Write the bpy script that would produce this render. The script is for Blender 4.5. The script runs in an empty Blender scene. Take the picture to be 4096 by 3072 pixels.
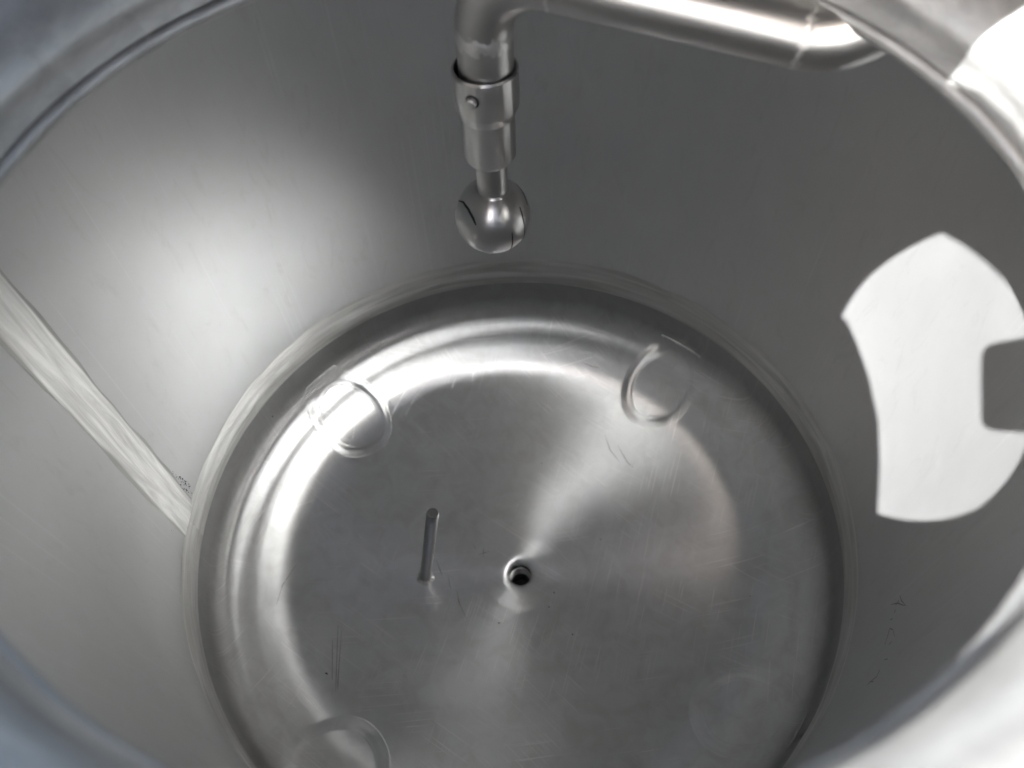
import bpy, bmesh, math, random
from mathutils import Vector, Matrix
random.seed(7)
C = bpy.context.scene.collection
PI = math.pi

# ------------------------------------------------------------------ camera
CAM = Vector((0.0031, -0.5211, 1.1426))
FW = Vector((0.0, 0.5646, -0.8254)).normalized()
RT = Vector((0.9986, -0.0439, -0.0300)).normalized()
UP = RT.cross(FW).normalized()
RT = FW.cross(UP).normalized()
cd = bpy.data.cameras.new('camera')
cam = bpy.data.objects.new('camera', cd); C.objects.link(cam)
cam.matrix_world = Matrix(((RT.x, UP.x, -FW.x, CAM.x), (RT.y, UP.y, -FW.y, CAM.y), (RT.z, UP.z, -FW.z, CAM.z), (0, 0, 0, 1)))
cd.sensor_fit = 'HORIZONTAL'; cd.sensor_width = 36.0; cd.lens = 3118.09/4096*36
cd.clip_start = 0.004; cd.clip_end = 500
cd.dof.use_dof = True; cd.dof.focus_distance = 0.98; cd.dof.aperture_fstop = 4.2
bpy.context.scene.camera = cam

# ------------------------------------------------------------------ light
SUN = Vector((0.517, 0.431, -0.740)).normalized()          # direction the light travels
world = bpy.data.worlds.new('World'); bpy.context.scene.world = world
world.use_nodes = True
wn = world.node_tree; wn.nodes.clear()
sky = wn.nodes.new('ShaderNodeTexSky'); sky.sky_type = 'NISHITA'; sky.sun_disc = False; sky.dust_density = 6.0; sky.air_density = 1.0
sky.sun_elevation = math.asin(-SUN.z); sky.sun_rotation = math.atan2(-SUN.x, -SUN.y)
bg = wn.nodes.new('ShaderNodeBackground'); bg.inputs['Strength'].default_value = 0.06
wo = wn.nodes.new('ShaderNodeOutputWorld')
wn.links.new(sky.outputs[0], bg.inputs[0]); wn.links.new(bg.outputs[0], wo.inputs[0])
sl = bpy.data.lights.new('sun', 'SUN'); sl.energy = 5.0; sl.angle = math.radians(0.5); sl.color = (1, 0.99, 0.972)
so = bpy.data.objects.new('sun', sl); C.objects.link(so)
so.rotation_euler = (-SUN).to_track_quat('Z', 'Y').to_euler(); so.location = (-3, -3, 5)
vs = bpy.context.scene.view_settings
vs.view_transform = 'Standard'; vs.look = 'None'; vs.gamma = 1; vs.exposure = 3.42
cy = bpy.context.scene.cycles
cy.max_bounces = 10; cy.glossy_bounces = 9; cy.diffuse_bounces = 6; cy.use_denoising = True
cy.caustics_reflective = True; cy.sample_clamp_indirect = 8.0; cy.blur_glossy = 0.0

# ------------------------------------------------------------------ geometry of the place (metres)
R = 0.5                                     # shell radius
HC = Vector((-0.0017, -0.1938, 0.8258)); HR = 0.3044   # manway mouth
BAND = 0.0663                               # height of the ground weld band
TILT = [(0, 0), (.32, 14), (.365, 18.5), (.395, 25), (.412, 34), (.425, 40), (.445, 43), (.453, 47), (.461, 51), (.468, 47), (.475, 43.5), (.480, 46),
        (.485, 50), (.489, 56), (.4925, 63), (.4955, 71), (.498, 79), (.4995, 86), (.5, 88)]   # slope of the pressed head, degrees, over radius
ZF = -.040                                  # where the pressed part begins
ZT = [0.0]*1001
for i_ in range(1, 1001):
    r_ = (i_-.5)*.0005; k_ = 0
    while TILT[k_+1][0] < r_: k_ += 1
    f_ = (r_-TILT[k_][0])/(TILT[k_+1][0]-TILT[k_][0]); f_ = f_*f_*(3-2*f_) if k_ > 5 else f_
    ZT[i_] = ZT[i_-1]+math.tan(math.radians(TILT[k_][1]+(TILT[k_+1][1]-TILT[k_][1])*f_))*.0005
DZ0 = ZF-ZT[1000]
def dish_z(r):
    q = min(max(r, 0)/.0005, 999.999); i = int(q)
    return DZ0+ZT[i]+(ZT[i+1]-ZT[i])*(q-i)
def dish_n(x, y):
    r = max(1e-6, math.hypot(x, y)); e = .001; r2 = min(r, .4985); sl_ = (dish_z(r2+e)-dish_z(r2-e))/(2*e)
    return Vector((-sl_*x/r, -sl_*y/r, 1)).normalized()
def pix(x, y):
    return (FW+RT*((x-2048)/3118.09)-UP*((y-1536)/3118.09)).normalized()
def on_dish(x, y):
    d = pix(x, y); t = -CAM.z/d.z
    while t < 3:
        P = CAM+d*t
        if math.hypot(P.x, P.y) > R-.0005 or P.z < dish_z(math.hypot(P.x, P.y)): return P
        t += .0004
def on_wall(x, y):
    d = pix(x, y); a = d.x**2+d.y**2; b = 2*(d.x*CAM.x+d.y*CAM.y); c = CAM.x**2+CAM.y**2-R*R
    return CAM+d*((-b+math.sqrt(b*b-4*a*c))/(2*a))

# ------------------------------------------------------------------ material helpers
class NT:
    def __init__(s, name):
        s.m = bpy.data.materials.new(name); s.m.use_nodes = True; s.t = s.m.node_tree; s.t.nodes.clear()
    def n(s, typ, **kw):
        x = s.t.nodes.new(typ)
        for k, v in kw.items(): setattr(x, k, v)
        return x
    def l(s, a, b): s.t.links.new(a, b)
    def put(s, v, sock):
        if isinstance(v, (int, float, tuple)): sock.default_value = v
        else: s.l(v, sock)
    def math(s, op, a, b=0.0, c=0.0, clamp=False):
        x = s.n('ShaderNodeMath', operation=op, use_clamp=clamp)
        s.put(a, x.inputs[0]); s.put(b, x.inputs[1]); s.put(c, x.inputs[2]); return x.outputs[0]
    def obj(s): return s.n('ShaderNodeTexCoord').outputs['Object']
    def cyl(s, sr=1., sa=1., sz=1.):          # (r*sr, angle*sa, z*sz)
        sp = s.n('ShaderNodeSeparateXYZ'); s.l(s.obj(), sp.inputs[0])
        r = s.math('SQRT', s.math('ADD', s.math('MULTIPLY', sp.outputs[0], sp.outputs[0]), s.math('MULTIPLY', sp.outputs[1], sp.outputs[1])))
        a = s.math('ARCTAN2', sp.outputs[1], sp.outputs[0])
        cb = s.n('ShaderNodeCombineXYZ')
        s.l(s.math('MULTIPLY', r, sr), cb.inputs[0]); s.l(s.math('MULTIPLY', a, sa), cb.inputs[1]); s.l(s.math('MULTIPLY', sp.outputs[2], sz), cb.inputs[2])
        return cb.outputs[0], r, a, sp.outputs
    def mapv(s, v, scale=(1, 1, 1), rot=(0, 0, 0), loc=(0, 0, 0)):
        x = s.n('ShaderNodeMapping'); s.l(v, x.inputs[0]); x.inputs['Scale'].default_value = scale
        x.inputs['Rotation'].default_value = rot; x.inputs['Location'].default_value = loc; return x.outputs[0]
    def noise(s, v, scale=5., detail=3., rough=.55, dist=0.):
        x = s.n('ShaderNodeTexNoise'); s.l(v, x.inputs['Vector']); x.inputs['Scale'].default_value = scale
        x.inputs['Detail'].default_value = detail; x.inputs['Roughness'].default_value = rough
        x.inputs['Distortion'].default_value = dist; return x.outputs['Fac']
    def mr(s, v, a, b, c, d):
        x = s.n('ShaderNodeMapRange'); s.put(v, x.inputs[0])
        for i, k in enumerate((a, b, c, d)): s.put(k, x.inputs[i+1])
        return x.outputs[0]
    def mixc(s, f, a, b):
        x = s.n('ShaderNodeMix', data_type='RGBA'); s.put(f, x.inputs[0]); s.put(a, x.inputs[6]); s.put(b, x.inputs[7]); return x.outputs[2]
    def steel2(s, color, r1, r2, mix, height, strength, dist, met2=.5):
        """satin sheet: a fairly tight metal lobe over a broad dull one"""
        o = s.n('ShaderNodeOutputMaterial'); mx = s.n('ShaderNodeMixShader'); s.put(mix, mx.inputs[0])
        bp = s.n('ShaderNodeBump'); bp.inputs['Strength'].default_value = strength; bp.inputs['Distance'].default_value = dist
        s.l(height, bp.inputs['Height'])
        tg = s.n('ShaderNodeTangent', direction_type='RADIAL', axis='Z')
        for k, (r_, m_) in enumerate(((r1, 1.0), (r2, met2))):
            b = s.n('ShaderNodeBsdfPrincipled'); s.put(color, b.inputs['Base Color']); s.put(r_, b.inputs['Roughness'])
            b.inputs['Metallic'].default_value = m_
            b.distribution = 'MULTI_GGX'
            if k == 0: b.inputs['Anisotropic'].default_value = .45; s.l(tg.outputs[0], b.inputs['Tangent'])
            s.l(bp.outputs[0], b.inputs['Normal']); s.l(b.outputs[0], mx.inputs[k+1])
        s.l(mx.outputs[0], o.inputs[0]); return s.m
    def steel(s, color, rough, height=None, strength=.1, dist=.001, aniso=0., tangent=None, metallic=1.0, arot=0.):
        b = s.n('ShaderNodeBsdfPrincipled', distribution='MULTI_GGX'); o = s.n('ShaderNodeOutputMaterial')
        s.put(color, b.inputs['Base Color']); s.put(rough, b.inputs['Roughness']); s.put(metallic, b.inputs['Metallic'])
        if aniso:
            b.inputs['Anisotropic'].default_value = aniso; b.inputs['Anisotropic Rotation'].default_value = arot
            t = s.n('ShaderNodeTangent', direction_type='RADIAL', axis='Z'); s.l(t.outputs[0], b.inputs['Tangent'])
        if height is not None:
            bp = s.n('ShaderNodeBump'); bp.inputs['Strength'].default_value = strength; bp.inputs['Distance'].default_value = dist
            s.l(height, bp.inputs['Height']); s.l(bp.outputs[0], b.inputs['Normal'])
        s.l(b.outputs[0], o.inputs[0]); return s.m

def col(v, w=1.0): return (v*w, v, v*(2-w)*.99, 1)
def lines(nt, base, ang, width_scale, length_scale, thr, seed, mask_scale=3.0):
    """thin sparse scratches running along one direction, broken up by a mask"""
    v = nt.mapv(base, rot=(0, 0, ang), loc=(seed, seed*1.7, 0))
    v = nt.mapv(v, scale=(width_scale, length_scale, 1))
    f = nt.mr(nt.noise(v, 1., 1., .4, .15), thr, thr+.03, 0, 1)
    mk = nt.mr(nt.noise(nt.mapv(base, loc=(seed*3, 0, 0)), mask_scale, 2), .5, .6, 0, 1)
    return nt.math('MULTIPLY', f, mk)

# shell wall: satin 2B sheet
def mat_wall():
    t = NT('satin_steel_sheet'); v, r, a, xyz = t.cyl(1, .5, 1)
    grain = t.noise(t.mapv(v, scale=(1, 900, 60)), 1., 3)
    fine = t.noise(t.obj(), 900, 2)
    big = t.noise(v, 3.5, 4, .5)
    sm = t.noise(t.mapv(v, scale=(1, 9, 5)), 1.3, 5, .6, .6)
    cf = t.mr(t.math('ADD', t.math('MULTIPLY', big, .6), t.math('MULTIPLY', sm, .4)), .3, .7, 0, 1)
    c = t.mixc(cf, (.485, .493, .497, 1), (.56, .568, .57, 1))
    sc = t.math('MAXIMUM', lines(t, v, .7, 500, 9, .665, 3.1, 2), lines(t, v, .35, 650, 14, .67, 8.4, 3))
    c = t.mixc(t.math('MULTIPLY', sc, .09), c, (.85, .85, .85, 1))
    smu = t.noise(t.mapv(v, scale=(1, 22, 7)), 1.6, 5, .65, 1.2)
    c = t.mixc(t.mr(smu, .56, .72, 0, .20), c, (.36, .355, .34, 1))
    rg = t.math('ADD', t.mr(sm, .3, .7, .47, .51), t.math('MULTIPLY', fine, .03))
    h = t.math('ADD', t.math('ADD', t.math('MULTIPLY', grain, .6), t.math('MULTIPLY', fine, .5)), t.math('MULTIPLY', sc, -.5))
    return t.steel2(c, rg, .64, .33, h, .16, .0006, .85)
# ground-back weld bands
def mat_band(vertical=False):
    t = NT('ground_weld_vertical' if vertical else 'ground_weld_band'); v, r, a, xyz = t.cyl(1, .5, 1)
    st = (1, 700, 18) if vertical else (1, 14, 420)
    s1 = t.noise(t.mapv(v, scale=st), 1., 4, .6, .4)
    s2 = t.noise(t.mapv(v, scale=(1, 60, 5) if vertical else (1, 3.5, 55)), 1., 4, .6, 1.1)
    big = t.noise(v, 9, 3)
    c = t.mixc(t.mr(s2, .38, .62, 0, 1), *(((.60, .60, .59, 1), (.86, .86, .85, 1)) if vertical else ((.44, .44, .43, 1), (.64, .64, .63, 1))))
    if vertical:       # dull heat-tinted edges of the ground strip
        ed = t.math('ADD', t.mr(t.math('ADD', xyz[1], t.math('MULTIPLY', t.math('SUBTRACT', s2, .5), .006)), .0275, .031, 0, 1), t.mr(t.math('ADD', xyz[1], t.math('MULTIPLY', t.math('SUBTRACT', s2, .5), .006)), -.028, -.0245, 1, 0), 0, True)
        c = t.mixc(t.math('MULTIPLY', ed, .75), c, (.26, .255, .245, 1))
    rg = t.mr(s2, .3, .7, .36, .50)
    h = t.math('ADD', s1, t.math('MULTIPLY', s2, 1.2))
    return t.steel(c, rg, h, .5, .0009, .6 if vertical else .3, True, .75 if vertical else 1.0)
# spun dished head
def mat_dish():
    t = NT('spun_steel_head'); v, r, a, xyz = t.cyl(1, .5, 1)
    ob = t.obj()
    radial = t.noise(t.mapv(v, scale=(55, 900, 1)), 1., 2)            # short radial hairs
    orange = t.noise(ob, 420, 2, .6)                                  # orange-peel grain
    circ = t.noise(t.mapv(v, scale=(900, 6, 1)), 1., 2)               # circular polish near the drain
    big = t.noise(ob, 6, 4, .55, .5); mid = t.noise(ob, 22, 4, .6, .8)
    s1 = lines(t, ob, -.95, 420, 7, .655, 5.3, 5); s2 = lines(t, ob, -.75, 520, 10, .665, 9.1, 6)
    s3 = lines(t, ob, .35, 460, 9, .67, 2.7, 4); s4 = lines(t, ob, 1.5, 380, 6, .67, 12.7, 5)
    scr = t.math('MAXIMUM', t.math('MAXIMUM', s1, s2), t.math('MAXIMUM', s3, s4))
    inner = t.mr(r, .12, .20, 1, 0)
    plate = t.mr(r, .068, .071, 1, 0)
    c = t.mixc(t.mr(big, .32, .68, 0, 1), (.60, .605, .605, 1), (.68, .685, .685, 1))
    c = t.mixc(t.mr(mid, .42, .70, 0, .4), c, (.45, .44, .425, 1))
    c = t.mixc(t.math('MULTIPLY', scr, .5), c, (.9, .85, .85, 1))
    shade_z = t.math('ADD', xyz[2], t.math('MULTIPLY', t.math('SUBTRACT', mid, .5), .012))
    tw = t.math('ADD', shade_z, t.math('MULTIPLY', t.math('SUBTRACT', big, .5), .03))
    c = t.mixc(t.mr(tw, -.110, -.045, 0, .66), c, (.16, .16, .162, 1))      # shade below the weld band put into the colour, all the way round
    rg = t.math('ADD', t.mr(mid, .3, .7, .29, .34), t.math('MULTIPLY', plate, .08))
    h = t.math('ADD', t.math('MULTIPLY', radial, t.mr(r, .30, .42, .15, .9)), t.math('MULTIPLY', orange, .8))
    h = t.math('ADD', h, t.math('MULTIPLY', circ, t.math('MULTIPLY', inner, .6)))
    h = t.math('ADD', h, t.math('MULTIPLY', scr, -1.0))
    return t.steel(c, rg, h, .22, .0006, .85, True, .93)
def mat_tube(name, rough=.20, base=.60, aniso=.5, hs=.12, even=False):
    t = NT(name); v, r, a, xyz = t.cyl(1, .05, 1)
    s1 = t.noise(t.mapv(t.obj(), scale=(60, 60, 1500)), 1., 3)
    f = t.noise(t.obj(), 40, 3)
    c = t.mixc(f, (base*.93, base*.925, base*.91, 1), (base*1.05, base*1.04, base*1.02, 1))
    return t.steel(c, rough if even else t.mr(f, .3, .7, rough*.85, rough*1.2), s1, hs, .0005, aniso, True, 1.0, .25)
def mat_neck():
    t = NT('brushed_collar_steel'); v, r, a, xyz = t.cyl(1, .5, 1)
    st = t.noise(t.mapv(v, scale=(40, 5, 60)), 1., 5, .6, .8); bl = t.noise(t.obj(), 14, 4, .6, 1.5)
    c = t.mixc(t.mr(st, .35, .65, 0, 1), (.38, .38, .373, 1), (.50, .50, .493, 1))
    return t.steel2(c, t.mr(bl, .3, .7, .48, .54), .65, .5, t.math('ADD', st, t.math('MULTIPLY', bl, 1.5)), .22, .003, 1.0)
def mat_plain(name, c, rough, metallic=0., bump=None, strength=.3, c2=None, sc=20):
    t = NT(name); n = t.noise(t.obj(), sc, 4, .6)
    cc = t.mixc(t.mr(n, .35, .65, 0, 1), c, c2 or tuple(min(1, x*1.15) for x in c[:3])+(1,))
    return t.steel(cc, rough, t.noise(t.obj(), bump, 4) if bump else None, strength, .002, 0, None, metallic)

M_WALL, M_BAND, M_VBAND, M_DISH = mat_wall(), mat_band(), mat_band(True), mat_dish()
M_TUBE = mat_tube('polished_tube', .282, .58, .85, .10, True); M_BALL = mat_tube('polished_ball', .284, .50, .6, .08, True)
M_NECK = mat_neck()
M_WELD = mat_plain('rough_weld', (.60, .59, .57, 1), .3, 1., 500, .9)
M_PIPE = mat_tube('bent_pipe_steel', .34, .50, 0, .10, True)
M_ROD = mat_tube('dark_rod_steel', .282, .40, .4, .10, True)
M_BLACK = mat_plain('recess_black', (.008, .008, .009, 1), .7)  # black colour stands in for the darkness inside slots, pin hole and bore
M_DARKPIT = mat_plain('dark_pits', (.015, .014, .013, 1), .6)
M_THROAT = mat_tube('dull_drain_bore', .35, .30, 0, .1)
M_CONC = mat_plain('concrete', (.30, .29, .27, 1), .9, 0, 60, .3, (.36, .35, .33, 1), 3)
M_BLOCKER = mat_plain('blocker_black', (.025, .025, .026, 1), .85, 0, 700, .3)
M_CLOTH = mat_plain('dark_jacket_cloth', (.012, .013, .017, 1), .85, 0, 300, .3)
M_SKIN = mat_plain('skin', (.50, .30, .22, 1), .5, 0, 400, .1)
M_HAIR = mat_plain('hair', (.03, .02, .015, 1), .6, 0, 600, .4)
M_PHONE = mat_plain('phone_glass', (.02, .02, .022, 1), .15)

# ------------------------------------------------------------------ mesh helpers
def link(name, me, mat, parent=None, smooth=True):
    o = bpy.data.objects.new(name, me); C.objects.link(o)
    if mat: me.materials.append(mat)
    if smooth:
        for p in me.polygons: p.use_smooth = True
    if parent: o.parent = parent
    return o
def mesh(name, vs_, fs, mat, parent=None, smooth=True, sharp=None):
    me = bpy.data.meshes.new(name); me.from_pydata(vs_, [], fs); me.update()
    bm = bmesh.new(); bm.from_mesh(me); bmesh.ops.recalc_face_normals(bm, faces=bm.faces)
    if sharp:
        for e in bm.edges:
            if len(e.link_faces) == 2 and e.calc_face_angle(0) > math.radians(sharp): e.smooth = False
    bm.to_mesh(me); bm.free()
    return link(name, me, mat, parent, smooth)
def lathe(name, prof, mat, parent=None, seg=96, center=(0, 0, 0), closed=True, sharp=40, disp=None):
    vs_, fs = [], []
    n = len(prof)
    for i in range(seg):
        a = 2*PI*i/seg
        for (r, z) in prof:
            vs_.append((center[0]+r*math.cos(a), center[1]+r*math.sin(a), center[2]+z))
    for i in range(seg):
        j = (i+1) % seg
        for k in range(n if closed else n-1):
            k2 = (k+1) % n
            fs.append((i*n+k, j*n+k, j*n+k2, i*n+k2))
    return mesh(name, vs_, fs, mat, parent, True, sharp)
def tube(name, pts, rad, mat, parent=None, seg=48, cap=True, wob=None, thick=None):
    """swept tube; rad may be a list"""
    pts = [Vector(p) for p in pts]; n = len(pts)
    vs_, fs = [], []
    up = None
    for i, p in enumerate(pts):
        d = (pts[min(i+1, n-1)]-pts[max(i-1, 0)]).normalized()
        if up is None: up = d.orthogonal().normalized()
        up = (up-d*up.dot(d)).normalized(); s = d.cross(up)
        rr = rad[i] if isinstance(rad, (list, tuple)) else rad
        for k in range(seg):
            a = 2*PI*k/seg; q = rr+(wob(i, a) if wob else 0)
            vs_.append(p+up*(q*math.cos(a))+s*(q*math.sin(a)))
    for i in range(n-1):
        for k in range(seg):
            k2 = (k+1) % seg; fs.append((i*seg+k, i*seg+k2, (i+1)*seg+k2, (i+1)*seg+k))
    if cap:
        fs.append(tuple(range(seg))[::-1]); fs.append(tuple((n-1)*seg+k for k in range(seg)))
    return mesh(name, vs_, fs, mat, parent, True, 40)
def empty(name, label, cat, loc=(0, 0, 0), group=None):
    o = bpy.data.objects.new(name, None); C.objects.link(o); o.location = loc
    o['label'] = label; o['category'] = cat
    if group: o['group'] = group
    return o

# ================================================================== TANK
tank = empty('steel_tank', 'open round stainless steel tank seen from above, filling the whole photo', 'tank')

# shell wall (closed lathe: inner face + outer jacket), from above the band to the shoulder
ZS = 0.735
prof = [(R, BAND-.001), (R, .15), (R, .3), (R, .45), (R, .6), (R, ZS), (R+.006, ZS), (R+.006, .3), (R+.006, BAND-.001)]
lathe('shell_wall', prof, M_WALL, tank, 256)
# ground weld band round the foot of the shell, slightly uneven
def band_mesh():
    seg, rows = 720, 15; vs_, fs = [], []
    for i in range(seg):
        a = 2*PI*i/seg
        for k in range(rows):
            f = k/(rows-1); z = f*BAND
            w = .0006*math.sin(a*9+3*f)+.0004*math.sin(a*23+1.2)
            bul = .0016*math.exp(-((f-.42)/.16)**2)*(1+.3*math.sin(31*a))+.0009*math.exp(-((f-.75)/.08)**2)
            e = .0012*min(1, min(f, 1-f)*9)
            vs_.append(((R-.0004-e-bul-w*min(1, 6*f*(1-f)))*math.cos(a), (R-.0004-e-bul-w*min(1, 6*f*(1-f)))*math.sin(a), z+(.0012*math.sin(17*a)+.001*math.sin(41*a) if k == rows-1 else 0)))
    for i in range(seg):
        j = (i+1) % seg
        for k in range(rows-1): fs.append((i*rows+k, j*rows+k, j*rows+k+1, i*rows+k+1))
    o = mesh('weld_band', vs_, fs, M_BAND, tank)
    o['label'] = 'ground weld band round the foot of the wall'
band_mesh()
lathe('band_backing', [(R+.0005, 0), (R+.0005, BAND), (R+.006, BAND), (R+.006, 0)], M_WALL, tank, 192)
# vertical weld of the shell
def vseam():
    a0, a1 = 3.0739, 3.2039; n, rows = 18, 120; vs_, fs = [], []
    for k in range(rows):
        z = BAND-.004+(ZS-BAND)*k/(rows-1)
        for i in range(n):
            f = i/(n-1); a = a0+(a1-a0)*f+.0035*math.sin(z*23+f*2)+.0018*math.sin(z*71)
            e = .0013*min(1, min(f, 1-f)*8); bul = .0010*math.exp(-((f-.45)/.10)**2)+.0006*math.exp(-((f-.62)/.05)**2)+.0003*math.sin(z*60+f*9)
            rr = R-.0003-e-bul
            vs_.append((rr*math.cos(a), rr*math.sin(a), z))
    for k in range(rows-1):
        for i in range(n-1): fs.append((k*n+i, k*n+i+1, (k+1)*n+i+1, (k+1)*n+i))
    o = mesh('vertical_weld', vs_, fs, M_VBAND, tank); o['label'] = 'pale ground weld running down the left wall'
vseam()

# dished bottom, with faint ring ripples in the knuckle
def dish_h(r, a):
    z = dish_z(r)
    z += .0006*math.sin(2*a+.6)*(r/.45)**2*math.exp(-((r-.35)/.12)**2)
    z += .0010*math.exp(-((r-.20)/.05)**2)*math.cos(a-.7)+.00035/(1+math.exp((r-.070)/.0022))
    z += .0013*math.exp(-((r-.30)/.09)**2)*math.cos(3*a-.4)
    return z
def dish():
    seg = 640; rs = []
    r0 = .0265
    prof = []
    n1 = 150
    for k in range(n1+1):
        prof.append((r0+.0105+(.395-r0-.0105)*k/n1))
    vs_, fs = [], []
    ring = []
    rlist = prof[:]
    kn = [.395+(.4995-.395)*k/130 for k in range(1, 131)]
    # inner throat rounding from dish to the drain bore
    lip = []
    zl = dish_z(r0+.0105)
    for k in range(10):
        t = PI/2*k/9
        lip.append((r0-.007+.0175*(1-math.sin(t))*1.0, zl-.012*(1-math.cos(t))))
    lip = lip[::-1]
    for i in range(seg):
        a = 2*PI*i/seg; rowv = []
        for (r, z) in lip[:-1]: rowv.append((r, z))
        for r in rlist: rowv.append((r, dish_h(r, a)))
        for t in kn:
            rowv.append((t, dish_h(t, a)))
        rowv.append((R, ZF)); rowv.append((R, ZF*.5)); rowv.append((R, .002))
        for (r, z) in rowv: vs_.append((r*math.cos(a), r*math.sin(a), z))
        n = len(rowv)
    for i in range(seg):
        j = (i+1) % seg
        for k in range(n-1): fs.append((i*n+k, j*n+k, j*n+k+1, i*n+k+1))
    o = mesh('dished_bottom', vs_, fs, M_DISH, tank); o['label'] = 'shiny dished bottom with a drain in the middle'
dish()
# outside skin of the bottom
lathe('bottom_skin', [(R+.006, 0), (R+.006, -.062), (.501, -.088), (.490, -.105), (.475, -.122), (.45, -.150), (.42, -.178), (.38, -.198), (.3, dish_z(.3)-.008), (.15, dish_z(.15)-.008), (.03, dish_z(.03)-.008)], M_WALL, tank, 96, closed=False)

# drain outlet
zb = dish_z(.037)-.012
dr = lathe('drain_outlet', [(.0195, zb+.0005), (.0198, zb-.006), (.0198, zb-.012), (.0210, zb-.0125), (.0210, zb-.0145), (.0185, zb-.0155), (.0185, zb-.09), (.025, zb-.09), (.025, zb-.003)], M_THROAT, tank, 64)
for k in range(4):
    z = zb-.020-.0045*k
    r_ = lathe('thread', [(.0187, z), (.0172, z-.001), (.0172, z-.002), (.0187, z-.003)], M_THROAT, dr, 48)
mesh('drain_shade', [(.0186*math.cos(2*PI*k/32), .0186*math.sin(2*PI*k/32), zb-.075) for k in range(32)], [tuple(range(32))], M_BLACK, dr, False).name = 'drain_dark_disc'  # black disc painted for the darkness down the bore

# four leg weld marks showing through the bottom
def leg_mark(cx, cy, rr, hgt=.0011, wd=.0048, wob=.0012, gap=None):
    seg, rows = 160, 15; vs_, fs = [], []
    ph = random.random()*6
    for i in range(seg):
        a = 2*PI*i/seg
        q = rr+wob*math.sin(2*a+ph)+wob*.6*math.sin(5*a+ph*2)
        amp = hgt*(.75+.35*math.sin(a*1.0+ph)+.12*math.sin(7*a))
        for k in range(rows):
            s = (k/(rows-1)-.5)*2*2.6*wd
            x, y = cx+(q+s)*math.cos(a), cy+(q+s)*math.sin(a)
            r = math.hypot(x, y)
            if r > .4985: x *= .4985/r; y *= .4985/r; r = .4985
            N = dish_n(x, y)
            b = amp*(math.exp(-(s/wd)**2)-.45*math.exp(-((s+wd*1.35)/(wd*.6))**2))-.00012
            p = Vector((x, y, dish_h(r, math.atan2(y, x))))+N*(b+.0003)
            if k in (0, rows-1): p -= N*.0007
            vs_.append(p)
    for i in range(seg):
        j = (i+1) % seg
        for k in range(rows-1): fs.append((i*rows+k, j*rows+k, j*rows+k+1, i*rows+k+1))
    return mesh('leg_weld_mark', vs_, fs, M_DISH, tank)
marks = [((-.3135, .300), .061, .0006, .0050, 'faint ring of a leg weld at the upper left of the bottom'),
         ((.2915, .328), .060, .0009, .0052, 'raised ring of a leg weld at the upper right of the bottom'),
         ((-.290, -.318), .063, .0006, .0050, 'faint ring of a leg weld at the lower left of the bottom'),
         ((.330, -.275), .063, .0006, .0050, 'faint ring of a leg weld at the lower right, half in shade')]
for (c, rr, h, w, lab) in marks:
    o = leg_mark(c[0], c[1], rr, h, w); o['label'] = lab
    tube('leg', [(c[0], c[1], -.62), (c[0], c[1], dish_z(math.hypot(*c))-.035)], .030, M_TUBE, tank, 24)

# stub rod standing on the bottom, with its rough fillet weld
B0 = on_dish(1702, 2308)
d1 = pix(1735, 2052)
best = None
ax = None
tilt = Vector((.165, .02, 1)).normalized()
for k in range(400):
    L_ = .12+k*.0006
    P = B0+tilt*L_; q = P-CAM
    py = 1536-3118.09*q.dot(UP)/q.dot(FW)
    if py < 2052: break
TOP = B0+tilt*L_
rr_ = .0100
rod_pts = [B0-tilt*.012]+[B0+tilt*L_*k/12 for k in range(12)]+[TOP-tilt*.0068, TOP-tilt*.0066, TOP-tilt*.004, TOP-tilt*.0035, TOP-tilt*.0008, TOP]
rod_r = [rr_]*13+[rr_, rr_*.985, rr_*.985, rr_*.94, rr_*.93, rr_*.88]
rod = tube('stub_rod', rod_pts, rod_r, M_ROD, tank, 40); rod['label'] = 'short upright steel rod welded to the bottom left of the drain'
def fillet(base, axis, r0, r1, name, parent, n=64, rows=7):
    vs_, fs = [], []; u = axis.orthogonal().normalized(); s = axis.cross(u)
    rnd = [random.random() for _ in range(n*rows)]
    for i in range(n):
        a = 2*PI*i/n
        for k in range(rows):
            f = k/(rows-1); rr = r0+(r1-r0)*f+(rnd[i*rows+k]-.5)*.0018+.0012*math.sin(5*a)
            h = .0045*(1-f)**1.5+(rnd[(i*rows+k*3) % (n*rows)]-.5)*.0016*(1-abs(2*f-1)*.3)
            if k == rows-1: h = -.0016
            p = base+u*(rr*math.cos(a))+s*(rr*math.sin(a)); rd = math.hypot(p.x, p.y)
            vs_.append(Vector((p.x, p.y, dish_h(rd, math.atan2(p.y, p.x))+h*1.35)))
    for i in range(n):
        j = (i+1) % n
        for k in range(rows-1): fs.append((i*rows+k, j*rows+k, j*rows+k+1, i*rows+k+1))
    return mesh(name, vs_, fs, M_WELD, parent)
fillet(B0, tilt, rr_*.9, rr_+.0065, 'weld_bead', rod)

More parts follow.
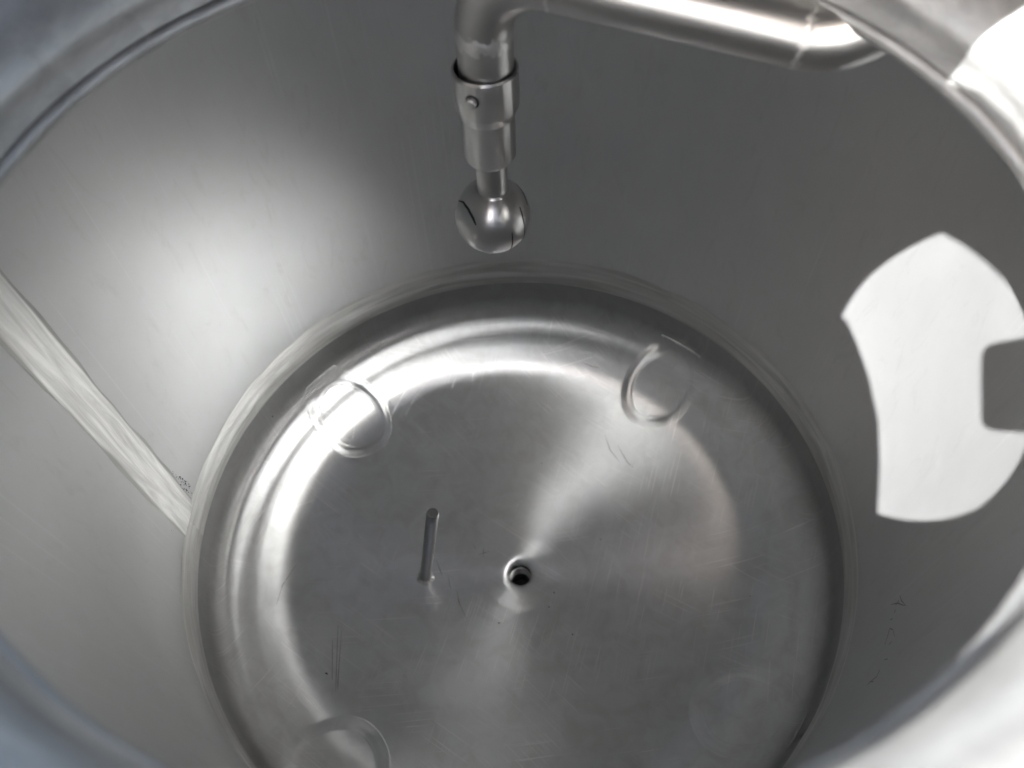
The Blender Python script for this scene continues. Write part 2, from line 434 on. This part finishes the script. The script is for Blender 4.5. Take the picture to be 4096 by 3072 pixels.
# dark pits in the wall beside the vertical weld (loose grinding pits, joined)
def pits():
    vs_, fs = [], []
    spots = [(700, 1905), (712, 1912), (722, 1909), (730, 1918), (738, 1926), (745, 1938), (752, 1944), (757, 1952), (748, 1960), (736, 1950), (728, 1935), (742, 1930), (684, 1893), (705, 1921), (735, 1962), (752, 1975), (760, 1968), (686, 2116)]
    for (x, y) in spots:
        for q in range(3):
            px, py = x+random.uniform(-7, 7), y+random.uniform(-8, 8); P = on_wall(px, py); a = math.atan2(P.y, P.x)
            s = random.uniform(.0006, .0017); m = random.randint(5, 7); i0 = len(vs_); th = random.random()*6
            rr = R-.0006
            for k in range(m):
                g = th+2*PI*k/m; e = s*random.uniform(.4, 1.3)
                aa = a+e*math.cos(g)*.9/R; vs_.append((rr*math.cos(aa), rr*math.sin(aa), P.z+e*math.sin(g)*1.5))
            vs_.append(((rr+.0008)*math.cos(a), (rr+.0008)*math.sin(a), P.z)); c_ = len(vs_)-1
            for k in range(m): fs.append((i0+k, i0+(k+1) % m, c_))
    o = mesh('surface_pits', vs_, fs, M_DARKPIT, tank, False); o['kind'] = 'stuff'; o['label'] = 'cluster of dark pits where the two welds meet'
pits()

def ribbon_marks(name, paths, on, normal, mat, label, w=.0006, lift=.0004, kind=True):
    vs_, fs = [], []
    for path in paths:
        Q = []
        for i in range(len(path)-1):
            for k in range(5):
                f = k/5; Q.append(on(path[i][0]+(path[i+1][0]-path[i][0])*f, path[i][1]+(path[i+1][1]-path[i][1])*f))
        Q.append(on(*path[-1])); m = len(Q); i0 = len(vs_)
        for i, p in enumerate(Q):
            d = (Q[min(i+1, m-1)]-Q[max(i-1, 0)]).normalized(); N = normal(p); sd = N.cross(d).normalized(); f = i/(m-1)
            ww = w*(.35+math.sin(PI*min(.95, max(.05, f))))*random.uniform(.6, 1.2)
            for (a, h) in ((-1, 0), (0, lift), (1, 0)): vs_.append(p+sd*(a*ww)+N*(h+.0002))
        for i in range(m-1):
            for k in range(2): fs.append((i0+i*3+k, i0+i*3+k+1, i0+(i+1)*3+k+1, i0+(i+1)*3+k))
    o = mesh(name, vs_, fs, mat, tank); o['kind'] = 'stuff'; o['label'] = label
M_SCUFF = mat_plain('dark_scuff', (.20, .20, .20, 1), .5, .6)
M_BRIGHT = mat_plain('bright_scratch', (.80, .80, .79, 1), .35, 1.)
M_SMEAR = mat_plain('grey_smear', (.33, .325, .315, 1), .4, .9)
dn = lambda p: dish_n(p.x, p.y)
wn_ = lambda p: Vector((-p.x, -p.y, 0)).normalized()
ribbon_marks('wall_scuffs', [[(3600, 2382), (3606, 2402), (3626, 2425)], [(3566, 2418), (3590, 2412), (3622, 2424)], [(3598, 2400), (3584, 2420)], [(3583, 2440), (3578, 2452)], [(3562, 2480), (3572, 2474)],
    [(3540, 2580), (3548, 2556), (3560, 2514), (3572, 2518), (3580, 2548)], [(3556, 2580), (3568, 2566)], [(3536, 2640), (3552, 2636)], [(3470, 2740), (3488, 2722), (3508, 2706), (3520, 2680)], [(3478, 2728), (3496, 2726)]],
    on_wall, wn_, M_SCUFF, 'dark scuffs scrawled on the lower right of the wall', .0007, .0003)
ribbon_marks('bright_scratches', [[(1700, 1540), (1660, 1590), (1628, 1650), (1606, 1700), (1583, 1740)], [(1645, 1521), (1605, 1590), (1565, 1662)], [(1558, 1539), (1540, 1575), (1525, 1618)], [(1826, 1508), (1815, 1530), (1806, 1559)], [(1895, 1474), (1889, 1531)],
    [(1826, 1642), (1812, 1676)], [(1880, 1730), (1878, 1748), (1862, 1762), (1845, 1772)], [(1714, 1817), (1690, 1850), (1652, 1890)], [(1590, 1790), (1540, 1850), (1480, 1905)], [(1420, 1690), (1410, 1760)], [(1960, 1860), (1935, 1905)], [(1353, 1673), (1352, 1692)], [(1160, 2040), (1200, 2020), (1260, 2000)],
    [(1120, 1962), (1200, 1961)], [(2062, 2030), (2090, 2000)], [(1700, 2050), (1730, 2010)]], on_dish, dn, M_BRIGHT, 'fine bright scratches on the bottom above the rod', .0005, .0002)
ribbon_marks('grey_smears', [[(1893, 2175), (1905, 2200)], [(1935, 2190), (1932, 2228)], [(1912, 2220), (1955, 2206)], [(1794, 2300), (1800, 2345), (1806, 2357)], [(1828, 2365), (1836, 2410), (1866, 2475)], [(1745, 2240), (1770, 2305)], [(2420, 1740), (2440, 1800), (2480, 1850)], [(2470, 1780), (2510, 1850), (2545, 1880)],
    [(2330, 1450), (2370, 1466), (2395, 1470)], [(1352, 2500), (1345, 2700), (1338, 2900)], [(1366, 2520), (1352, 2720), (1346, 2930)], [(1330, 2560), (1328, 2850)], [(1185, 2260), (1130, 2340), (1105, 2420)]], on_dish, dn, M_SMEAR, 'dull grey smears scattered over the bottom', .0007, .0002)

# shoulder: eccentric top head between shell and manway
def shoulder():
    seg, rows = 128, 14; vs_, fs = [], []
    for side in (0, 1):
        for i in range(seg):
            a = 2*PI*i/seg
            for k in range(rows):
                f = k/(rows-1)
                g = math.sin(f*PI/2)**.8
                rad = R+(HR-R)*f; cx, cyy = HC.x*f, HC.y*f; z = ZS-.001+(HC.z+.004-ZS)*g
                rad += side*.0045
                vs_.append((cx+rad*math.cos(a), cyy+rad*math.sin(a), z+side*.004))
    N = seg*rows
    for sd in (0, 1):
        for i in range(seg):
            j = (i+1) % seg
            for k in range(rows-1): fs.append((sd*N+i*rows+k, sd*N+j*rows+k, sd*N+j*rows+k+1, sd*N+i*rows+k+1))
    mesh('top_head', vs_, fs, M_WALL, tank)
shoulder()

# manway neck: rolled lower lip, wall with weld stripe, wide flange
def neck():
    pr = []
    for k in range(9):        # rounded lower lip
        t = -PI/2-PI*.5+PI*k/8
        pr.append((.006-.006*math.sin(PI*k/8), .006-.0065*math.cos(PI*k/8) if False else .004-.006*math.cos(PI*k/8)))
    # pr goes from bottom outside (offset .006) round the inside (0) up
    inner = [(HR+x, z) for x, z in pr if True]
    wall_ = [(HR+.002, .012), (HR+.0035, .020), (HR+.0045, .027), (HR+.0035, .031), (HR+.0055, .036), (HR+.009, .043), (HR+.015, .050), (HR+.025, .058), (HR+.040, .067), (HR+.058, .0745), (HR+.080, .081)]
    fl = [(HR+.104, .086), (HR+.13, .088), (HR+.17, .089), (HR+.176, .086), (HR+.176, .082), (HR+.12, .080), (HR+.07, .066), (HR+.035, .045), (HR+.014, .022), (HR+.0095, .010)]
    prof = inner+wall_+fl
    o = lathe('manway_collar', prof, M_NECK, tank, 200, center=HC, sharp=60)
    o['label'] = 'bright blurred collar of the round opening, nearest the camera'
neck()

# ================================================================== SPRAY PIPE
S = Vector((-.0046, .09, .7385))
rp = .0247
pipe = empty('spray_pipe', 'bent steel pipe coming in from the upper right with the spray ball on its end', 'pipe', (0, 0, 0))
slope = math.radians(-5)
PIPE_H = .0925; az = math.radians(-20.0)
u = Vector((math.cos(az)*math.cos(slope), math.sin(az)*math.cos(slope), math.sin(slope)))
K = Vector((S.x, S.y, S.z+PIPE_H))                 # corner of the centre lines
def arc(p0, corner, p1dir, br, n=22):
    """points of a bend of radius br replacing the corner"""
    d0 = (corner-p0).normalized(); d1_ = p1dir.normalized(); th = d0.angle(d1_); tl = br*math.tan(th/2)
    a = corner-d0*tl; nrm = (d1_-d0*d1_.dot(d0)).normalized(); cen = a+nrm*br
    return [cen+(-nrm*math.cos(th*k/n)+d0*math.sin(th*k/n))*br for k in range(n+1)]
BR = .052
bend1 = arc(S-Vector((0, 0, .03)), K, u, BR)
END = K+u*.305
v2 = Vector((.25, .10, 1)).normalized()
bend2 = arc(K, END, v2, .060)
tube('end_stub', [S+Vector((0, 0, -.022+k*.005)) for k in range(8)]+[bend1[0]-Vector((0, 0, .002))], rp*.995, M_PIPE, pipe, cap=True)
tube('elbow', [bend1[0]-Vector((0, 0, .002))]+bend1+[bend1[-1]+u*.004], rp, M_PIPE, pipe, cap=False)
tube('straight_pipe', [bend1[-1]+u*.004, bend1[-1]+(bend2[0]-bend1[-1])*.33, bend1[-1]+(bend2[0]-bend1[-1])*.66, bend2[0]], rp*1.0, M_PIPE, pipe, cap=False)
tube('elbow', bend2, rp, M_PIPE, pipe, cap=False)
tube('riser', [bend2[-1], bend2[-1]+v2*.05, bend2[-1]+v2*.16], rp, M_PIPE, pipe, cap=False)
def ring_weld(c, d, name='pipe_weld', h=.0006, w=.004, wob=.35):
    d = d.normalized(); n = 9
    pts = [c+d*((k/(n-1)-.5)*2*w) for k in range(n)]
    rad = [rp-.0002+h*math.exp(-((k/(n-1)-.5)*4)**2) for k in range(n)]
    return tube(name, pts, rad, M_WELD2, pipe, cap=False, wob=lambda i, a: h*wob*math.sin(9*a+i)+h*wob*math.sin(23*a))
M_WELD2 = mat_tube('brushed_weld_ring', .36, .66, .2, .4)
ring_weld(bend1[0]-Vector((0, 0, .003)), Vector((0, 0, 1)), h=.0007, w=.009)
ring_weld(bend1[-1]+u*.004, u, h=.0004, w=.004)
ring_weld(bend2[0], u, h=.0007, w=.0045)
lathe('riser_collar', [(rp+.001, 0), (rp+.016, 0), (rp+.016, .004), (rp+.001, .004)], M_NECK, pipe, 48, center=(bend2[-1]+v2*.05))

# ================================================================== SPRAY BALL
AX = Vector((-.0060, .09, 0))
ball = empty('spray_ball', 'rotary spray ball with slots pinned to the end of the bent pipe', 'spray ball', (0, 0, 0))
def L_(name, pr, mat=M_TUBE, seg=72, parent=ball): return lathe(name, pr, mat, parent, seg, center=AX, sharp=30)
zt, r1, r2, r3 = .7400, .0298, .0252, .0155
L_('sleeve', [(r1-.0012, zt), (r1, zt-.0012), (r1, .7030), (r1-.0008, .7012), (r2+.0007, .6935), (r2+.0002, .6925), (r2, .6915), (r2, .6470), (r2-.001, .6450), (r2-.0028, .6425), (r3+.001, .6422),
             (r3-.003, .6425), (r3-.003, .66), (rp-.003, .70), (r1-.0024, .7025), (r1-.0024, zt)])
L_('neck', [(r3, .6435), (r3, .598), (r3-.003, .597), (r3-.003, .6435)], M_BALL)
bc = Vector((-.0075, .09, .5660)); br_ = .0398
L_b = lathe('ball', [(max(.0001, br_*math.sin(t)), br_*math.cos(t)) for t in [PI*k/48 for k in range(5, 49)]], M_BALL, ball, 96, center=bc, closed=False, sharp=50)
tor = lathe('neck_weld', [(r3-.0005, .6035), (r3+.0022, .6020), (r3+.0035, .5997), (r3-.001, .5985)], M_BALL, ball, 64, center=AX)
def sphere_hit(x, y, c, r):
    d = pix(x, y); oc = CAM-c; b = oc.dot(d); q = b*b-oc.dot(oc)+r*r
    return CAM+d*(-b-math.sqrt(max(0, q)))
def slot(path, w0, w1):
    vs_, fs = [], []; n = len(path)
    P = [sphere_hit(x, y, bc, br_) for x, y in path]
    # densify
    Q = []
    for i in range(n-1):
        for k in range(6): Q.append(P[i].lerp(P[i+1], k/6))
    Q.append(P[-1]); m = len(Q)
    for i, p in enumerate(Q):
        d = (Q[min(i+1, m-1)]-Q[max(i-1, 0)]).normalized(); nn = (p-bc).normalized(); s = nn.cross(d).normalized()
        f = i/(m-1); w = (w0+(w1-w0)*f)*math.sin(PI*min(.96, max(.08, f)))**.35
        for (sx, h) in ((-1, .0002), (-.8, .00045), (.8, .00045), (1, .0002)):
            q = p+s*(sx*w); vs_.append(bc+(q-bc).normalized()*(br_+h))
    for i in range(m-1):
        for k in range(3): fs.append((i*4+k, i*4+k+1, (i+1)*4+k+1, (i+1)*4+k))
    o = mesh('slot', vs_, fs, M_BLACK, ball); return o  # raised black strip; the dark inside of a cut slot is in its colour
def cp(x, y): return (1700+x*600/905, y*600/905)
slot([cp(205, 1212), cp(232, 1220), cp(262, 1262), cp(290, 1315), cp(308, 1358)], .0011, .0017)
slot([cp(570, 1248), cp(588, 1310), cp(600, 1390), cp(596, 1450)], .0009, .0009)
slot([cp(524, 1402), cp(528, 1450), cp(516, 1518)], .0008, .0007)
slot([cp(545, 1108), cp(585, 1155), cp(607, 1205), cp(617, 1238)], .0009, .0008)
# pin through the sleeve
sp_ = Vector((AX.x, .09, .7235)); dx = Vector((-.43, -.90, 0)).normalized()
pin = tube('retaining_pin', [sp_+dx*(r1-.004), sp_+dx*(r1+.0035), sp_+dx*(r1+.0042), sp_+dx*(r1+.0046)], [.0050, .0050, .0046, .0036], M_TUBE, ball, 24)
tube('pin_hole', [sp_+dx*(r1-.002)+Vector((.0006, 0, .0008)), sp_+dx*(r1+.00035)+Vector((.0006, 0, .0008))], .0064, M_BLACK, pin, 24)

# ================================================================== small debris on the bottom
def speck(x, y, s, k):
    P = on_dish(x, y); m = 7; vs_, fs = [], []
    th = random.random()*6; asp = random.uniform(.35, .9)
    for j in range(m):
        g = 2*PI*j/m; e = s*random.uniform(.6, 1.2); X, Y = e*math.cos(g), e*asp*math.sin(g)
        vs_.append((X*math.cos(th)-Y*math.sin(th), X*math.sin(th)+Y*math.cos(th), 0))
    for j in range(m): vs_.append((vs_[j][0]*.6, vs_[j][1]*.6, s*.35))
    for j in range(m): fs.append((j, (j+1) % m, m+(j+1) % m, m+j))
    fs.append(tuple(range(m, 2*m)))
    o = mesh('debris_speck', vs_, fs, M_DARKPIT, None, False); o.location = P+Vector((0, 0, .0003))
    o['category'] = 'debris'; o['group'] = 'dark specks lying on the tank bottom'; return o
for k, (x, y, s, lab) in enumerate([
    (1306, 2694, .0032, 'dark triangular speck low on the left, above the lower left weld ring'),
    (2216, 2370, .0026, 'dark speck just below and right of the drain'),
    (2196, 2428, .0016, 'tiny speck below the drain, under the larger one'),
    (2403, 2158, .0020, 'dark speck on the bright streak right of the drain'),
    (2721, 2341, .0016, 'small speck on the plain right half of the bottom'),
    (3001, 2386, .0018, 'small speck farthest right, near the shaded knuckle'),
    (1996, 2492, .0018, 'thin dark fleck below the drain on the left'),
    (2290, 2538, .0016, 'small fleck at lower centre, below right of the drain'),
    (2168, 1853, .0016, 'thin fleck above the drain at the edge of the dark reflection'),
    (1090, 1665, .0022, 'dark fleck high on the left knuckle beside the weld band')]):
    o = speck(x, y, s, k); o['label'] = lab

# ================================================================== outside the tank: yard, added light blockers, photographer
g = mesh('ground', [(-200, -200, -.62), (200, -200, -.62), (200, 200, -.62), (-200, 200, -.62)], [(0, 1, 2, 3)], M_CONC, None, False); g['kind'] = 'structure'

def shade(edge, outer, label):
    # added unseen sheet above the opening; blocks light and shapes the sunbeam
    zt = HC.z+.36; sh = Vector((SUN.x, SUN.y, 0))*(.36/SUN.z)   # shift from mouth plane up to the sheet
    vs_, fs = [], []; n = len(edge); rows = 9
    for lay in (0, 1):
        for i in range(n):
            for k in range(rows):
                f = k/(rows-1); x = edge[i][0]+(outer[i][0]-edge[i][0])*f; y = edge[i][1]+(outer[i][1]-edge[i][1])*f
                sag = .02*math.sin(PI*f)*math.sin(PI*i/(n-1))
                vs_.append((HC.x+x+sh.x, HC.y+y+sh.y, zt+sag+lay*.003))
    N = n*rows
    for lay in (0, 1):
        for i in range(n-1):
            for k in range(rows-1): fs.append((lay*N+i*rows+k, lay*N+(i+1)*rows+k, lay*N+(i+1)*rows+k+1, lay*N+i*rows+k+1))
    for i in range(n-1):
        for k in (0, rows-1): fs.append((i*rows+k, (i+1)*rows+k, N+(i+1)*rows+k, N+i*rows+k))
    o = mesh('light_blocker', vs_, fs, M_BLOCKER); o['label'] = label; o['category'] = 'shade'
rim = [(.3105*math.cos(math.radians(q)), .3105*math.sin(math.radians(q))) for q in (24, 19)]
edge = [(.66, .22), (.52, .185), (.43, .16), (.37, .135), (.325, .118)]+rim[1:]+[(.2935, .0930)]+[(.255+.2455*math.cos(math.radians(q)), -.15+.2455*math.sin(math.radians(q))) for q in (84, 88, 92, 97, 102, 107, 112, 117, 122, 127, 131, 134)]+[(.092, .024), (.093, -.018), (.090, -.070), (.077, -.143), (.051, -.215), (.013, -.303), (-.03, -.38), (-.09, -.47)]
n_ = len(edge)
op = [(.66, .62), (.30, .68), (-.05, .66), (-.34, .56), (-.50, .30), (-.54, .0), (-.50, -.28), (-.32, -.52)]
outer = []
for i in range(n_):
    q = i/(n_-1)*(len(op)-1); k = min(int(q), len(op)-2); f = q-k
    outer.append((op[k][0]+(op[k+1][0]-op[k][0])*f, op[k][1]+(op[k+1][1]-op[k][1])*f))
shade(edge, outer, 'added black light blocker on the left of the opening, outside the picture')  # added unseen blocker giving the sunlit patch its left outline

shade([(.260, .0990), (.268, .0965), (.285, .069), (.297, .039), (.3050, .010), (.309, -.01)], [(.285, .13), (.292, .1055), (.302, .075), (.308, .042), (.3105, .012), (.3108, -.009)], 'added narrow black strip trimming the sunbeam beside the left blocker, outside the picture')  # added unseen sliver trimming the tip of the sunlit patch
shade([(.08, .66), (.09, .50), (.10, .43), (.18, .385), (.27, .32), (.335, .25), (.372, .16), (.394, .06), (.408, -.05), (.45, -.18), (.54, -.38)],
      [(.50, 1.2), (.7, 1.1), (.9, 1.0), (1.05, .85), (1.15, .65), (1.2, .4), (1.2, .15), (1.2, -.1), (1.15, -.3), (1.05, -.5), (.9, -.7)], 'added black light blocker on the right of the opening, outside the picture')  # added unseen blocker to cut sky light and shade the collar

# phone: the camera sits in its back; corners worked out from the shadow it throws
def to_phone(x, y):      # point on the mouth plane -> back along the sun to the phone plane
    P = Vector((HC.x+x, HC.y+y, HC.z)); pl = CAM-FW*.006
    t = (pl-P).dot(FW)/(-SUN).dot(FW); return P-SUN*t
ph = empty('phone', 'dark phone held level above the opening, outside the picture', 'phone')
a_, b_ = to_phone(.252, -.057), to_phone(.216, -.160)
vy = (a_-b_); hgt = vy.dot(UP)
cc = (a_+b_)/2; 
def box_rounded(name, cen, ex, ey, ez, wx, wy, wz, rad, mat, parent):
    vs_, fs = [], []; m = 6; out = []
    for (sx, sy, a0) in ((1, 1, 0), (-1, 1, PI/2), (-1, -1, PI), (1, -1, 3*PI/2)):
        for k in range(m+1):
            a = a0+PI/2*k/m; out.append((sx*(wx-rad)+rad*math.cos(a), sy*(wy-rad)+rad*math.sin(a)))
    n = len(out)
    for z in (-wz, wz):
        for (x, y) in out: vs_.append(cen+ex*x+ey*y+ez*z)
    for i in range(n): fs.append((i, (i+1) % n, n+(i+1) % n, n+i))
    fs.append(tuple(range(n))[::-1]); fs.append(tuple(range(n, 2*n)))
    return mesh(name, vs_, fs, mat, parent, False)
PW = .095
pc = Vector(CAM)-FW*.0105
pc = pc+RT*((cc-pc).dot(RT)+PW)+UP*((cc-pc).dot(UP))
box_rounded('phone_body', pc, RT, UP, FW, PW, abs(hgt)/2, .0045, .014, M_PHONE, ph)

def skin_body(name, chains, mat, parent):
    """one continuous surface grown from joints with a Skin modifier, applied"""
    verts, edges, rad = [], [], []; idx = {}
    for ch in chains:
        prev = None
        for (key, p, r) in ch:
            if key not in idx: idx[key] = len(verts); verts.append(p); rad.append(r)
            if prev is not None: edges.append((prev, idx[key]))
            prev = idx[key]
    me = bpy.data.meshes.new(name); me.from_pydata(verts, edges, []); o = bpy.data.objects.new(name, me); C.objects.link(o)
    sk = o.modifiers.new('skin', 'SKIN')
    for i, r in enumerate(rad): me.skin_vertices[0].data[i].radius = (r, r); me.skin_vertices[0].data[i].use_root = (i == 0)
    ss = o.modifiers.new('sub', 'SUBSURF'); ss.levels = 2
    dg = bpy.context.evaluated_depsgraph_get(); m2 = bpy.data.meshes.new_from_object(o.evaluated_get(dg))
    bpy.data.objects.remove(o); m2.materials.clear()
    return link(name, m2, mat, parent)
per = empty('person', 'photographer in a dark jacket leaning over the tank, outside the picture', 'person', (0, 0, 0))
grip = pc+RT*(PW*.55)-UP*(abs(hgt)*.5)
skin_body('body', [
    [('pel', (.10, -1.30, .42), .17), ('wai', (.10, -1.26, .62), .155), ('che', (.12, -1.12, .92), .18), ('nec0', (.12, -.98, 1.12), .11), ('nec', (.11, -.90, 1.24), .06), ('hea0', (.10, -.85, 1.34), .085), ('hea', (.10, -.82, 1.44), .10), ('hea2', (.10, -.82, 1.52), .07)],
    [('nec0', 0, 0), ('shr', (.32, -1.00, 1.08), .085), ('elr', (.40, -.86, .86), .052), ('wrr', (grip.x+.05, grip.y-.10, grip.z-.02), .032), ('har', (grip.x+.02, grip.y-.04, grip.z), .036)],
    [('nec0', 0, 0), ('shl', (-.10, -1.02, 1.08), .085), ('ell', (-.22, -1.06, .80), .055), ('wrl', (-.16, -.92, .62), .035), ('hal', (-.14, -.86, .60), .036)],
    [('pel', 0, 0), ('hir', (.22, -1.30, .34), .11), ('knr', (.24, -1.26, -.10), .075), ('anr', (.24, -1.34, -.54), .05), ('tor', (.24, -1.20, -.58), .045)],
    [('pel', 0, 0), ('hil', (-.02, -1.30, .34), .11), ('knl', (-.04, -1.24, -.10), .075), ('anl', (-.04, -1.34, -.54), .05), ('tol', (-.04, -1.20, -.58), .045)]], M_CLOTH, per)
for k in range(4):
    q = grip+RT*(-.03+.022*k)
    skin_body('finger', [[('a', tuple(q-UP*.012-FW*.012), .010), ('b', tuple(q-UP*.004+FW*.006), .009), ('c', tuple(q+UP*.018+FW*.004), .008)]], M_SKIN, per)
skin_body('thumb', [[('a', tuple(grip-UP*.02-FW*.02), .012), ('b', tuple(grip-UP*.004-FW*.028), .011), ('c', tuple(grip+UP*.028-FW*.020), .009)]], M_SKIN, per)
lathe('face', [(.0001, .13), (.045, .118), (.078, .08), (.092, .03), (.088, -.03), (.066, -.08), (.035, -.112), (.0001, -.12)], M_SKIN, per, 32, center=(.10, -.80, 1.43), closed=False)
lathe('hair', [(.0001, .142), (.055, .128), (.092, .085), (.104, .03), (.10, .0)], M_HAIR, per, 32, center=(.10, -.812, 1.44), closed=False)
